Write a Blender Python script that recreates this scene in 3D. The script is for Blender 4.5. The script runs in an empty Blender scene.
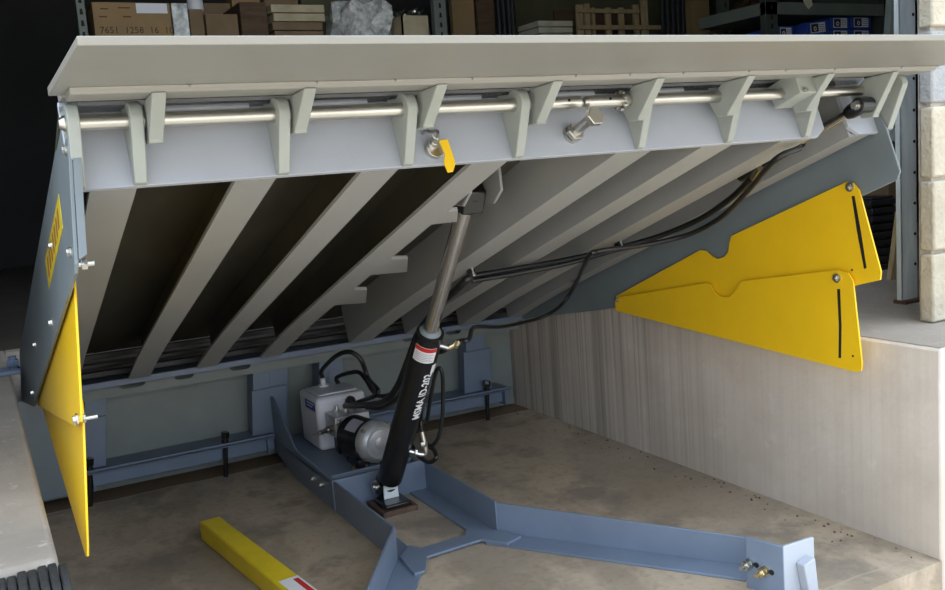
import bpy, bmesh, math, random
from mathutils import Vector, Matrix
random.seed(7)
S = bpy.context.scene
COL = S.collection
PI = math.pi

# ------------------------------------------------------------------ camera
F_PX, YAW, PITCH, ROLL = 941.06, 0.4824, 0.1369, -0.0735
CAM = Vector((-0.0508, -3.5181, 1.0754))
def cam_axes():
    fw = Vector((math.sin(YAW) * math.cos(PITCH), math.cos(YAW) * math.cos(PITCH), -math.sin(PITCH)))
    r = Vector((math.cos(YAW), -math.sin(YAW), 0)); u = r.cross(fw)
    c, s = math.cos(ROLL), math.sin(ROLL)
    return c * r + s * u, -s * r + c * u, fw
CR, CU, CF = cam_axes()
cd = bpy.data.cameras.new('camera'); cam = bpy.data.objects.new('camera', cd); COL.objects.link(cam)
cd.sensor_fit = 'HORIZONTAL'; cd.sensor_width = 36; cd.lens = F_PX / 945 * 36; cd.clip_start = .02; cd.clip_end = 200
m = Matrix((CR, CU, -CF)).transposed().to_4x4(); m.translation = CAM; cam.matrix_world = m
S.camera = cam

# ------------------------------------------------------------------ light
w = bpy.data.worlds.new('overcast'); S.world = w; w.use_nodes = True
bg = w.node_tree.nodes['Background']
WN, WK = w.node_tree.nodes, w.node_tree.links                     # CIE overcast sky: zenith three times the horizon
tcw = WN.new('ShaderNodeTexCoord'); sxw = WN.new('ShaderNodeSeparateXYZ'); WK.new(tcw.outputs['Generated'], sxw.inputs[0])
mrw = WN.new('ShaderNodeMapRange'); mrw.inputs[1].default_value = 0; mrw.inputs[2].default_value = 1; mrw.inputs[3].default_value = 1.35; mrw.inputs[4].default_value = 4.05
WK.new(sxw.outputs['Z'], mrw.inputs[0]); WK.new(mrw.outputs[0], bg.inputs[1]); bg.inputs[0].default_value = (.74, .86, 1.0, 1)
sd = bpy.data.lights.new('sun', 'SUN'); sun = bpy.data.objects.new('sun', sd); COL.objects.link(sun)
sd.energy = 6.0; sd.angle = math.radians(2); sd.color = (1, .93, .82)
sun.rotation_euler = Vector((.30, -.62, -.95)).to_track_quat('-Z', 'Y').to_euler()
sun.location = (-2, 8, 12)
vs = S.view_settings
vs.view_transform = 'Standard'; vs.look = 'None'; vs.gamma = 1; vs.use_curve_mapping = False
vs.exposure = 0.40

# ------------------------------------------------------------------ measured points of the place
W, L, D, GZ = 2.0, 2.0476, .5484, -.62          # pit width, pit length, dock height over pit floor, driveway
TH = math.radians(19.77)
H = Vector((0, -1.9144, 1.0813))                 # bottom edge of the header plate
EU = Vector((0, -math.cos(TH), math.sin(TH)))    # along the raised deck towards its front
EV = Vector((0, math.sin(TH), math.cos(TH)))     # up through the deck
def dk(x, u, v): return H + Vector((x, 0, 0)) + EU * u + EV * v
def ray(a, b): return CF + CR * ((a - 472.5) / F_PX) - CU * ((b - 295) / F_PX)
def on(a, b, n, p0):
    d = ray(a, b); n = Vector(n); return CAM + d * (((Vector(p0) - CAM).dot(n)) / d.dot(n))
def onX(a, b, x): return on(a, b, (1, 0, 0), (x, 0, 0))
def onY(a, b, y): return on(a, b, (0, 1, 0), (0, y, 0))
def onZ(a, b, z): return on(a, b, (0, 0, 1), (0, 0, z))
def onU(a, b, u): return on(a, b, EU, H + EU * u)
def onV(a, b, v): return on(a, b, EV, H + EV * v)

# ------------------------------------------------------------------ materials
def nodes(name):
    mt = bpy.data.materials.new(name); mt.use_nodes = True
    return mt, mt.node_tree.nodes, mt.node_tree.links, mt.node_tree.nodes['Principled BSDF']
def mat(name, col, rough=.5, metal=0, var=.12, scale=6, bump=.0, bscale=60, stretch=(1, 1, 1), col2=None, spec=.5, coat=0):
    mt, N, K, b = nodes(name)
    b.inputs['Roughness'].default_value = rough; b.inputs['Metallic'].default_value = metal
    b.inputs['Specular IOR Level'].default_value = spec
    if coat: b.inputs['Coat Weight'].default_value = coat
    tc = N.new('ShaderNodeTexCoord'); mp = N.new('ShaderNodeMapping'); mp.inputs['Scale'].default_value = stretch
    K.new(tc.outputs['Object'], mp.inputs[0])
    nz = N.new('ShaderNodeTexNoise'); nz.inputs['Scale'].default_value = scale; nz.inputs['Detail'].default_value = 6
    nz.inputs['Roughness'].default_value = .6
    K.new(mp.outputs[0], nz.inputs[0])
    rp = N.new('ShaderNodeValToRGB'); e = rp.color_ramp.elements
    c2 = col2 or tuple(min(1, c * (1 + var)) for c in col); c1 = col if col2 else tuple(c * (1 - var) for c in col)
    e[0].color = (*c1, 1); e[1].color = (*c2, 1); e[0].position = .32; e[1].position = .68
    K.new(nz.outputs[0], rp.inputs[0]); K.new(rp.outputs[0], b.inputs['Base Color'])
    if bump:
        n2 = N.new('ShaderNodeTexNoise'); n2.inputs['Scale'].default_value = bscale; n2.inputs['Detail'].default_value = 5
        K.new(mp.outputs[0], n2.inputs[0])
        bp = N.new('ShaderNodeBump'); bp.inputs['Strength'].default_value = bump; bp.inputs['Distance'].default_value = .01
        K.new(n2.outputs[0], bp.inputs['Height']); K.new(bp.outputs[0], b.inputs['Normal'])
    return mt
def layered(name, base, layers, rough=.85, bump=.35, bscale=45):
    """base colour ramp noise, then layers of (noise scale, stretch, lo, hi, colour, strength)"""
    mt, N, K, b = nodes(name)
    b.inputs['Roughness'].default_value = rough; b.inputs['Specular IOR Level'].default_value = .3
    geo = N.new('ShaderNodeNewGeometry')
    def noise(sc, st, det=7):
        mp = N.new('ShaderNodeMapping'); mp.inputs['Scale'].default_value = st
        K.new(geo.outputs['Position'], mp.inputs[0])
        nz = N.new('ShaderNodeTexNoise'); nz.inputs['Scale'].default_value = sc; nz.inputs['Detail'].default_value = det
        nz.inputs['Roughness'].default_value = .62; K.new(mp.outputs[0], nz.inputs[0]); return nz.outputs[0]
    rp = N.new('ShaderNodeValToRGB'); e = rp.color_ramp.elements
    e[0].color = (*base[0], 1); e[1].color = (*base[1], 1); e[0].position = .35; e[1].position = .65
    K.new(noise(2.2, (1, 1, 1)), rp.inputs[0]); cur = rp.outputs[0]
    for sc, st, lo, hi, colr, k in layers:
        mr = N.new('ShaderNodeMapRange'); mr.inputs[1].default_value = lo; mr.inputs[2].default_value = hi
        mr.inputs[3].default_value = 0; mr.inputs[4].default_value = k; mr.clamp = True
        K.new(noise(sc, st), mr.inputs[0])
        mx = N.new('ShaderNodeMix'); mx.data_type = 'RGBA'
        K.new(mr.outputs[0], mx.inputs[0]); K.new(cur, mx.inputs[6]); mx.inputs[7].default_value = (*colr, 1); cur = mx.outputs[2]
    K.new(cur, b.inputs['Base Color'])
    bp = N.new('ShaderNodeBump'); bp.inputs['Strength'].default_value = bump; bp.inputs['Distance'].default_value = .006
    K.new(noise(bscale, (1, 1, 1), 8), bp.inputs['Height']); K.new(bp.outputs[0], b.inputs['Normal'])
    return mt, N, K, b, cur, geo
M = {}
M['deck'] = mat('warm_grey_paint', (.315, .318, .31), .5, var=.06, scale=3, bump=.03, bscale=120)
M['header'] = mat('sky_tint_pale_grey_paint', (.385, .41, .46), .42, var=.05, scale=3, bump=.03, bscale=120)  # same grey paint as the deck, reflected sky put into the colour
M['deck_plate'] = mat('bay_shade_dark_steel', (.066, .061, .044), .6, var=.25, scale=3, stretch=(3, 1, 1), bump=.05, bscale=60)  # dark bay tone, with the shade between the beams put into it
M['lip'] = mat('lip_grey_paint', (.305, .30, .275), .42, var=.06, scale=2.5, stretch=(.4, 1, 1), bump=.04, bscale=80)
M['lug'] = mat('lug_grey_green_paint', (.335, .36, .335), .5, var=.07, scale=8, bump=.04, bscale=90)
M['frame'] = mat('sky_tint_blue_grey_paint', (.155, .195, .265), .42, var=.10, scale=5, bump=.03, bscale=90)  # leveller's grey paint again, its blue is sky light put into the colour
M['side'] = mat('slate_grey_paint', (.18, .21, .225), .45, var=.10, scale=4, bump=.03, bscale=90)
M['sheet'] = mat('green_grey_sheet', (.20, .22, .205), .55, var=.12, scale=4, bump=.04, bscale=60)
M['yellow'] = mat('yellow_paint', (.90, .55, .010), .38, var=.05, scale=3, bump=.02, bscale=80)
M['yellow_tube'] = mat('scuffed_yellow_paint', (.74, .55, .02), .45, var=.10, scale=9, bump=.05, bscale=70)
M['zinc'] = mat('zinc_steel', (.56, .55, .51), .30, 1, var=.12, scale=14, stretch=(.3, 1, 1))
M['chrome'] = mat('chrome_rod', (.80, .78, .75), .20, 1, var=.05)
M['black'] = mat('black_gloss_paint', (.008, .008, .009), .3, var=.2, scale=12, coat=.2)
M['rubber'] = mat('black_rubber', (.012, .012, .012), .42, var=.25, scale=20)
M['ribber'] = mat('worn_tyre_rubber', (.020, .020, .020), .8, var=.4, scale=26, bump=.5, bscale=90)
M['tank'] = mat('translucent_white_plastic', (.62, .62, .68), .4, var=.04, scale=5)
M['alu'] = mat('cast_aluminium', (.47, .48, .50), .38, .5, var=.08, scale=30, bump=.06, bscale=160)
M['brass'] = mat('plated_brass', (.75, .62, .36), .28, 1, var=.1)
M['white'] = mat('white_sticker', (.78, .78, .80), .5, var=.03)
M['red'] = mat('red_print', (.55, .03, .025), .5, var=.05)
M['ink'] = mat('dark_ink', (.03, .025, .03), .6, var=.1)
M['blue_label'] = mat('blue_print', (.015, .05, .30), .45, var=.05)
M['decal'] = mat('yellow_warning_decal', (.62, .47, .02), .5, var=.14, scale=30)
M['decal_ink'] = mat('brown_decal_print', (.30, .12, .03), .6, var=.3, scale=60)
M['rust'] = mat('rusty_iron', (.05, .035, .03), .7, var=.4, scale=30, col2=(.16, .08, .05), bump=.3)
M['galv'] = mat('galvanised_steel', (.72, .78, .79), .42, .15, var=.18, scale=18, stretch=(1, 1, .25))
M['card'] = mat('brown_cardboard', (.33, .215, .10), .85, var=.10, scale=5)
M['card2'] = mat('dull_cardboard', (.22, .15, .08), .85, var=.15, scale=5)
M['card_pale'] = mat('pale_carton_board', (.50, .42, .27), .8, var=.15, scale=9)
M['blue_card'] = mat('blue_carton_board', (.02, .065, .33), .6, var=.1)
M['wood'] = mat('pale_wood', (.42, .31, .16), .75, var=.2, scale=7, stretch=(6, 6, 1))
M['wood_dark'] = mat('dark_brown_wood', (.10, .06, .03), .8, var=.3, scale=7, stretch=(1, 1, 6))
M['olive'] = mat('olive_board', (.10, .095, .05), .8, var=.2, scale=3)
M['rack'] = mat('grey_green_rack_paint', (.16, .18, .15), .55, var=.12)
M['rack_dark'] = mat('dark_green_rack_paint', (.055, .065, .05), .6, var=.15)
M['dark'] = mat('near_black', (.006, .006, .006), .8, var=.2)
M['wrap'] = mat('clear_film_wrap', (.62, .62, .58), .12, var=.55, scale=22, bump=.6, bscale=30)
M['paper'] = mat('stacked_paper', (.60, .56, .42), .8, var=.12, scale=12)
M['pale_sheet'] = mat('pale_green_sheet', (.40, .46, .42), .5, var=.08)
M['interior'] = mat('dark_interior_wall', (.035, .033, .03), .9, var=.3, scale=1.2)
M['crate'] = mat('black_plastic', (.018, .018, .019), .5, var=.3, scale=15)
M['block'] = mat('buff_block', (.44, .39, .30), .9, var=.12, scale=14, bump=.6, bscale=70)
M['block_grey'] = mat('grey_block', (.30, .30, .30), .9, var=.12, scale=14, bump=.6, bscale=70)
M['mortar'] = mat('grey_mortar', (.42, .38, .33), .95, var=.2, scale=20, bump=.8, bscale=50)
M['ground'] = layered('driveway_concrete', ((.52, .43, .33), (.62, .53, .42)), [(6, (1, 1, 1), .55, .75, (.36, .32, .27), .5)])[0]
# pit wall: board-marked concrete with vertical streaks
def wall_mat():
    mt, N, K, b, cur, geo = layered('board_marked_concrete', ((.55, .475, .40), (.66, .585, .51)), [
        (9, (1, 1, 1), .62, .74, (.72, .68, .62), .5), (14, (1, 1, 1), .60, .75, (.44, .375, .32), .35),
        (2.2, (1, 1.6, .8), .56, .75, (.56, .40, .28), .42), (3.0, (1, .8, 1.3), .55, .75, (.40, .345, .295), .30)], bump=.3)
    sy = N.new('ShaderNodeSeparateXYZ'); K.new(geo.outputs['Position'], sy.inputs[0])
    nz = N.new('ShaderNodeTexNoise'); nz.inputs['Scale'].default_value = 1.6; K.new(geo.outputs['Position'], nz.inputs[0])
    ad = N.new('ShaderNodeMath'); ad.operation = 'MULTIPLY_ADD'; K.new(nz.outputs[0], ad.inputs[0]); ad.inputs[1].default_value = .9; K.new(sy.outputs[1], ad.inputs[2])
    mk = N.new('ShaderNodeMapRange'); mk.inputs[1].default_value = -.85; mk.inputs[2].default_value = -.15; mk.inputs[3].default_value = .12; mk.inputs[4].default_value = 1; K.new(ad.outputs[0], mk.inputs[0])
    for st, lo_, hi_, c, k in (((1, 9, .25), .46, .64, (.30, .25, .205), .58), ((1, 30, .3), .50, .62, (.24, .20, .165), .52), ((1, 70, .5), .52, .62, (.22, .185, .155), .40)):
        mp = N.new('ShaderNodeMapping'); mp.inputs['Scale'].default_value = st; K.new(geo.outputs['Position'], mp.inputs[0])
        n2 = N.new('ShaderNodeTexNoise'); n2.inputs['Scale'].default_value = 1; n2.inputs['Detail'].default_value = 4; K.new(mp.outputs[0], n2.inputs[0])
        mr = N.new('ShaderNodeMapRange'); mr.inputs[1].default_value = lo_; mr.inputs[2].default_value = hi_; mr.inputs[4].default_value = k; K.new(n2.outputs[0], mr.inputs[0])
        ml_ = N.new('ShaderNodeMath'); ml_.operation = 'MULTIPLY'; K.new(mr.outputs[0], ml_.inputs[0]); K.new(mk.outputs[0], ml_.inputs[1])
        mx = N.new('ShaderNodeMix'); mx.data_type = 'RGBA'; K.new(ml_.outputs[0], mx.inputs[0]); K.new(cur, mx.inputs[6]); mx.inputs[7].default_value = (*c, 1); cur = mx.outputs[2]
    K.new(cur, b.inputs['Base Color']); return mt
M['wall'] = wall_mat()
M['slab'] = layered('dock_slab_concrete', ((.25, .215, .18), (.35, .305, .26)), [
    (30, (1, 1, 1), .60, .75, (.62, .58, .54), .5), (7, (1, 1, 1), .6, .75, (.27, .24, .21), .5)], bump=.6)[0]
# pit floor: brown grey screed, paler patches, brown dirt along the rear
mt, N, K, b, cur, geo = layered('pit_floor_concrete', ((.285, .225, .165), (.375, .31, .24)), [
    (1.5, (1.2, .7, 1), .50, .56, (.47, .375, .275), .8),
    (16, (1, 1, 1), .60, .78, (.16, .14, .115), .55),
    (3.5, (1, 1, 1), .54, .64, (.20, .17, .14), .70),
    (40, (1, 1, 1), .52, .72, (.20, .17, .135), .5),
    (60, (1, 1, 1), .73, .76, (.03, .025, .02), .8)], bump=.4, bscale=70)
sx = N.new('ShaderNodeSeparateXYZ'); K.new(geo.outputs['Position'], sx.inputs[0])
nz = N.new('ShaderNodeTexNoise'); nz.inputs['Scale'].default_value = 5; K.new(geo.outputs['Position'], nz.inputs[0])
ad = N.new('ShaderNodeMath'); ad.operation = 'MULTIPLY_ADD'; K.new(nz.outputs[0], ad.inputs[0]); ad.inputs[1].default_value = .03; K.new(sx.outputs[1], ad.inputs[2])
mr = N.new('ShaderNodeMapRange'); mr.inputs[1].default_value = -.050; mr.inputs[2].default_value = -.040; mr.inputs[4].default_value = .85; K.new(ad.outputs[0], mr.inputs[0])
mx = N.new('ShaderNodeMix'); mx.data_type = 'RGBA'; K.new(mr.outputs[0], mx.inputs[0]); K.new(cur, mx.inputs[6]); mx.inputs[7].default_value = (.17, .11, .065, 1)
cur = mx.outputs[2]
for yc, hw, k in ((-.050, .006, .75), (-.555, .004, .45), (-1.97, .004, .3)):
    cp = N.new('ShaderNodeMath'); cp.operation = 'COMPARE'; K.new(ad.outputs[0], cp.inputs[0]); cp.inputs[1].default_value = yc; cp.inputs[2].default_value = hw
    mk = N.new('ShaderNodeMath'); mk.operation = 'MULTIPLY'; K.new(cp.outputs[0], mk.inputs[0]); mk.inputs[1].default_value = k
    mx = N.new('ShaderNodeMix'); mx.data_type = 'RGBA'; K.new(mk.outputs[0], mx.inputs[0]); K.new(cur, mx.inputs[6]); mx.inputs[7].default_value = (.46, .38, .28, 1); cur = mx.outputs[2]
K.new(cur, b.inputs['Base Color']); M['floor'] = mt

# ------------------------------------------------------------------ mesh helpers
def frame_of(d):
    d = Vector(d).normalized(); a = Vector((0, 0, 1)) if abs(d.z) < .9 else Vector((1, 0, 0))
    s = d.cross(a).normalized(); return s, s.cross(d).normalized()
class MB:
    def __init__(s): s.v = []; s.f = []
    def add(s, vs_, fs):
        n = len(s.v); s.v += [Vector(q) for q in vs_]; s.f += [tuple(i + n for i in f) for f in fs]; return s
    def box(s, x0, x1, y0, y1, z0, z1):
        return s.hexa([(x0, y0, z0), (x1, y0, z0), (x1, y1, z0), (x0, y1, z0), (x0, y0, z1), (x1, y0, z1), (x1, y1, z1), (x0, y1, z1)])
    def hexa(s, q): return s.add(q, [(0, 3, 2, 1), (4, 5, 6, 7), (0, 1, 5, 4), (1, 2, 6, 5), (2, 3, 7, 6), (3, 0, 4, 7)])
    def dbox(s, x0, x1, u0, u1, v0, v1):
        return s.hexa([dk(x0, u0, v0), dk(x1, u0, v0), dk(x1, u1, v0), dk(x0, u1, v0), dk(x0, u0, v1), dk(x1, u0, v1), dk(x1, u1, v1), dk(x0, u1, v1)])
    def prism(s, poly, ext):
        e = Vector(ext); n = len(poly); a = [Vector(q) for q in poly]
        return s.add(a + [q + e for q in a], [tuple(range(n))[::-1], tuple(range(n, 2 * n))] + [(i, (i + 1) % n, n + (i + 1) % n, n + i) for i in range(n)])
    def lathe(s, a, b, prof, seg=20):
        a, b = Vector(a), Vector(b); d = b - a; p, q = frame_of(d); n = len(prof); vs_ = []
        for t, r in prof:
            for k in range(seg):
                an = 2 * PI * k / seg; vs_.append(a + d * t + (p * math.cos(an) + q * math.sin(an)) * r)
        fs = [(i * seg + k, i * seg + (k + 1) % seg, (i + 1) * seg + (k + 1) % seg, (i + 1) * seg + k) for i in range(n - 1) for k in range(seg)]
        fs += [tuple(range(seg))[::-1], tuple(range((n - 1) * seg, n * seg))]
        return s.add(vs_, fs)
    def cyl(s, a, b, r, seg=18, r2=None, ch=0):
        if ch:
            l = (Vector(b) - Vector(a)).length; c = ch / l
            return s.lathe(a, b, [(0, r - ch), (c, r), (1 - c, r), (1, r - ch)], seg)
        return s.lathe(a, b, [(0, r), (1, r if r2 is None else r2)], seg)
    def tube(s, path, r, seg=10, sub=8):
        P = [Vector(q) for q in path]; Q = []
        if len(P) > 2 and sub > 1:
            E_ = [2 * P[0] - P[1]] + P + [2 * P[-1] - P[-2]]
            for i in range(1, len(E_) - 2):
                for k in range(sub):
                    t = k / sub; a, b_, c, d = E_[i - 1:i + 3]
                    Q.append(.5 * ((2 * b_) + (c - a) * t + (2 * a - 5 * b_ + 4 * c - d) * t * t + (3 * b_ - a - 3 * c + d) * t ** 3))
            Q.append(P[-1])
        else: Q = P
        n = len(Q); vs_ = []; p = None
        for i in range(n):
            d = (Q[min(i + 1, n - 1)] - Q[max(i - 1, 0)]).normalized()
            if p is None: p, q = frame_of(d)
            else:
                p = (p - d * p.dot(d)).normalized(); q = p.cross(d)
            vs_ += [Q[i] + (p * math.cos(2 * PI * k / seg) + q * math.sin(2 * PI * k / seg)) * r for k in range(seg)]
        fs = [(i * seg + k, i * seg + (k + 1) % seg, (i + 1) * seg + (k + 1) % seg, (i + 1) * seg + k) for i in range(n - 1) for k in range(seg)]
        fs += [tuple(range(seg))[::-1], tuple(range((n - 1) * seg, n * seg))]
        return s.add(vs_, fs)
    def hexnut(s, a, b, r): return s.lathe(a, b, [(0, r * .92), (.15, r), (.85, r), (1, r * .92)], 6)
ORD = ['first', 'second', 'third', 'fourth', 'fifth', 'sixth', 'seventh', 'eighth', 'ninth']
ROOT = {}
def obj(name, mb, mt, parent=None, bevel=0, kind=None, bseg=2):
    if parent is None:
        xs = [v.x for v in mb.v]; ys = [v.y for v in mb.v]; zs = [v.z for v in mb.v]
        off = Vector(((min(xs) + max(xs)) / 2, (min(ys) + max(ys)) / 2, min(zs)))
    else: off = ROOT[parent.name]
    me = bpy.data.meshes.new(name); me.from_pydata([tuple(v - off) for v in mb.v], [], mb.f); me.update()
    bm = bmesh.new(); bm.from_mesh(me); bmesh.ops.recalc_face_normals(bm, faces=bm.faces); bm.to_mesh(me); bm.free()
    me.polygons.foreach_set('use_smooth', [True] * len(me.polygons)); me.set_sharp_from_angle(angle=math.radians(32))
    me.materials.append(M[mt] if isinstance(mt, str) else mt)
    o = bpy.data.objects.new(name, me); COL.objects.link(o)
    if parent is None: o.location = off
    else: o.parent = parent
    ROOT[o.name] = off
    if bevel:
        bv = o.modifiers.new('bevel', 'BEVEL'); bv.width = bevel; bv.segments = bseg; bv.limit_method = 'ANGLE'; bv.angle_limit = math.radians(40)
    if kind: o['kind'] = kind
    return o
def tag(o, label, cat, group=None):
    o['label'] = label; o['category'] = cat
    if group: o['group'] = group
    return o
def thing(name, label, cat, loc, group=None):
    o = bpy.data.objects.new(name, None); o.empty_display_size = .05; COL.objects.link(o); o.location = loc
    ROOT[o.name] = Vector(loc); return tag(o, label, cat, group)
def struct(name, mb, mt, parent=None, bevel=0):
    o = obj(name, mb, mt, parent, bevel)
    if parent is None: o['kind'] = 'structure'
    return o
def text_mesh(name, txt, mt, parent, mapf, size, bold=0, cuts=0):
    """flat print: a text outline filled and laid on a surface by mapf(x, y), x along the line 0..width, y 0..size"""
    c = bpy.data.curves.new(name, 'FONT'); c.body = txt; c.size = size; c.resolution_u = 2; c.offset = bold
    t = bpy.data.objects.new(name, c); COL.objects.link(t)
    bpy.context.view_layer.update()
    me = bpy.data.meshes.new_from_object(t.evaluated_get(bpy.context.evaluated_depsgraph_get()))
    bpy.data.objects.remove(t); bpy.data.curves.remove(c)
    bm = bmesh.new(); bm.from_mesh(me); bmesh.ops.triangulate(bm, faces=bm.faces)
    for _ in range(cuts):
        bmesh.ops.subdivide_edges(bm, edges=[e for e in bm.edges if e.calc_length() > size * .18], cuts=1, use_grid_fill=False); bmesh.ops.triangulate(bm, faces=bm.faces)
    bm.to_mesh(me); bm.free()
    mb = MB(); mb.v = [Vector(mapf(v.co.x, v.co.y)) for v in me.vertices]; mb.f = [tuple(p.vertices) for p in me.polygons]
    bpy.data.meshes.remove(me)
    return obj(name, mb, mt, parent)
def bolt(name, parent, a, d, r=.009, hl=.008, sl=.012, mt='zinc'):
    """hex head with washer on a surface at a, axis d"""
    d = Vector(d).normalized(); a = Vector(a); mb = MB()
    mb.cyl(a, a + d * .003, r * 1.45, 16); mb.hexnut(a + d * .003, a + d * (.003 + hl), r)
    if sl: mb.cyl(a + d * (.003 + hl), a + d * (.003 + hl + sl), r * .55, 10)
    return obj(name, mb, mt, parent)

# ================================================================== SETTING
YF = -L
struct('ground', MB().box(-25, 25, -40, YF + .02, GZ - .1, GZ), 'ground')
struct('floor', MB().box(0, W, YF, .10, GZ - .1, 0), 'floor')
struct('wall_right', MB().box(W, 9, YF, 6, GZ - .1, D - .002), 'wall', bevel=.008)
struct('floor_dock_right', MB().box(W + .006, 9, YF + .006, 6, D - .002, D), 'slab')
struct('wall_left', MB().box(-9, 0, YF, 6, GZ - .1, D), 'slab', bevel=.010)
struct('wall_rear', MB().box(0, W, .10, 6, GZ - .1, D), 'slab')
struct('floor_shade_sheet', MB().box(-4, 7, .16, 4.6, D - .001, D + .0008), mat('floor_shade_tone', (.045, .036, .028), .75, var=.35, scale=3))  # thin dark sheet added, shade inside the warehouse put into its colour
# warehouse shell behind the door opening
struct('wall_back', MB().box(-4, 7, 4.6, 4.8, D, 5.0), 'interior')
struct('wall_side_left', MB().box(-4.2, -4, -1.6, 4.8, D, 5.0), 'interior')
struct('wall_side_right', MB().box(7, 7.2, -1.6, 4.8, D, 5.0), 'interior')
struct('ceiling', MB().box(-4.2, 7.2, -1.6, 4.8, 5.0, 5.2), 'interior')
YJ = -1.84
JX = onY(933, 318, YJ).x                         # door reveal
struct('wall_front_left', MB().box(-7, -.45, YJ, YJ + .2, D, 6.5), 'block')
struct('lintel', MB().box(-.45, 9, YJ, YJ + .09, 4.3, 6.5), 'block')
jamb = struct('wall_front_right', MB().box(JX + .012, 9, YJ + .012, YJ + .05, D, 4.3), 'mortar')
for r_ in range(15):
    z0 = D + .002 + r_ * .2; x = JX
    for k, wd in enumerate([.39, .39, .39] if r_ % 2 == 0 else [.19, .39, .39]):
        dz = random.uniform(-.003, .003)
        obj('block', MB().box(x + random.uniform(0, .006), x + wd - .01, YJ + dz, YJ + .042, z0, z0 + .19), 'block_grey' if (r_ == 3 and k == 0) else 'block', jamb, bevel=.006)
        x += wd
# galvanised door track with slots
tr = thing('door_track', 'galvanised upright door track beside the block jamb on the right', 'door track', (2.40, -1.60, D))
tx0 = onY(902.5, 308, -1.575).x; tx1 = onY(918, 310, -1.575).x
obj('channel', MB().box(tx0, tx1, -1.575, -1.571, D, 3.1).box(tx0, tx0 + .004, -1.575, -1.555, D, 3.1).box(tx1 - .004, tx1, -1.575, -1.555, D, 3.1), 'galv', tr, bevel=.001)
for k in range(26):
    obj('slot', MB().cyl((tx1 - .012, -1.5765, D + .12 + k * .095), (tx1 - .012, -1.5745, D + .12 + k * .095), .005, 10), 'dark', tr)
obj('foot', MB().box(tx0 - .004, tx1 + .004, -1.59, -1.545, D, D + .012), 'rust', tr)

# ================================================================== DOCK LEVELLER
lev = thing('dock_leveller', 'raised grey steel loading dock leveller platform seen from below', 'dock leveller', (1.0, -.10, .42))
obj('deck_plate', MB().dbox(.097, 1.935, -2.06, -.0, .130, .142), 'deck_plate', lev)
# beams: hat sections with a bottom flange and two webs, slightly drooping at the hinge end
beams = [(.123, .195), (.356, .427), (.586, .659), (.814, .893), (1.158, 1.250), (1.392, 1.480), (1.632, 1.722), (1.862, 1.930)]
us = [-1.86, -1.72, -1.55, -1.35, -.013]; dv = [-.016, -.009, -.003, 0, 0]
def strip(xa, xb, v0, v1):
    """piece of a beam following the droop of its lower edge; v1 None = up to the deck"""
    mb = MB()
    for i in range(4):
        a, b_ = us[i], us[i + 1]; va, vb = dv[i], dv[i + 1]
        ta, tb_ = (va + v1, vb + v1) if v1 < .05 else (.130, .130)
        mb.hexa([dk(xa, a, va + v0), dk(xb, a, va + v0), dk(xb, b_, vb + v0), dk(xa, b_, vb + v0), dk(xa, a, ta), dk(xb, a, ta), dk(xb, b_, tb_), dk(xa, b_, tb_)])
    return mb
for k, (x0, x1) in enumerate(beams):
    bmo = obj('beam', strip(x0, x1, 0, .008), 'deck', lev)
    if k < 4: obj('web', strip(x1 - .008, x1, .008, .13), 'deck_plate', bmo)  # left webs take the dark tone, bay shade put into their colour
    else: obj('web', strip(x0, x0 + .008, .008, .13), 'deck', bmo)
# header plate across the deck front
hp = [(.096, 0), (1.742, 0), (1.772, .020), (1.772, .070), (1.752, .098), (1.752, .150), (.096, .150)]
hd = obj('header_plate', MB().prism([dk(x, -.012, v) for x, v in hp], EU * .012), 'header', lev, bevel=.0015)
for a, b_ in [(.26, .40), (.50, .62), (.75, .86), (1.0, 1.13), (1.28, 1.37)]:
    obj('weld_bead', MB().cyl(dk(a, .004, .131), dk(b_, .004, .131), .005, 8), 'header', hd)
hp2 = [(1.855, .150), (1.855, .022), (1.885, 0), (1.965, 0), (1.965, .150)]
obj('header_end_plate', MB().prism([dk(x, -.012, v) for x, v in hp2], EU * .012), 'header', lev, bevel=.0015)
# hinge pin
PU = .052
pl_, pr_ = onU(66, 124.7, PU), onU(893, 89, PU)
PV = (onU(480, 106.5, PU) - H).dot(EV)
def pinp(x): return dk(x, PU, PV)
PR = .0125
for a, b_ in ((.088, 1.058), (1.062, 1.985)):
    mb = MB().lathe(pinp(a), pinp(b_), [(0, PR * .6), (.008, PR), (.992, PR), (1, PR * .6)], 24)
    pin = obj('hinge_pin', mb, 'zinc', lev)
    for xx in ((1.02,) if a < 1 else (1.12, 1.62)):
        obj('cross_hole', MB().cyl(pinp(xx) + EU * (PR - .001), pinp(xx) + EU * (PR + .0006), .003, 10), 'dark', pin)
mb = MB()
for k in range(7):
    an = 2 * PI * k / 7; c = pinp(1.150) + EU * .017 * math.cos(an) + EV * .017 * math.sin(an)
    mb.cyl(c, c + Vector((.008, 0, 0)), .0045, 8)
mb.lathe(pinp(1.156), pinp(1.166), [(0, .019), (1, .019)], 22)
obj('collar', mb, 'zinc', lev)
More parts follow.
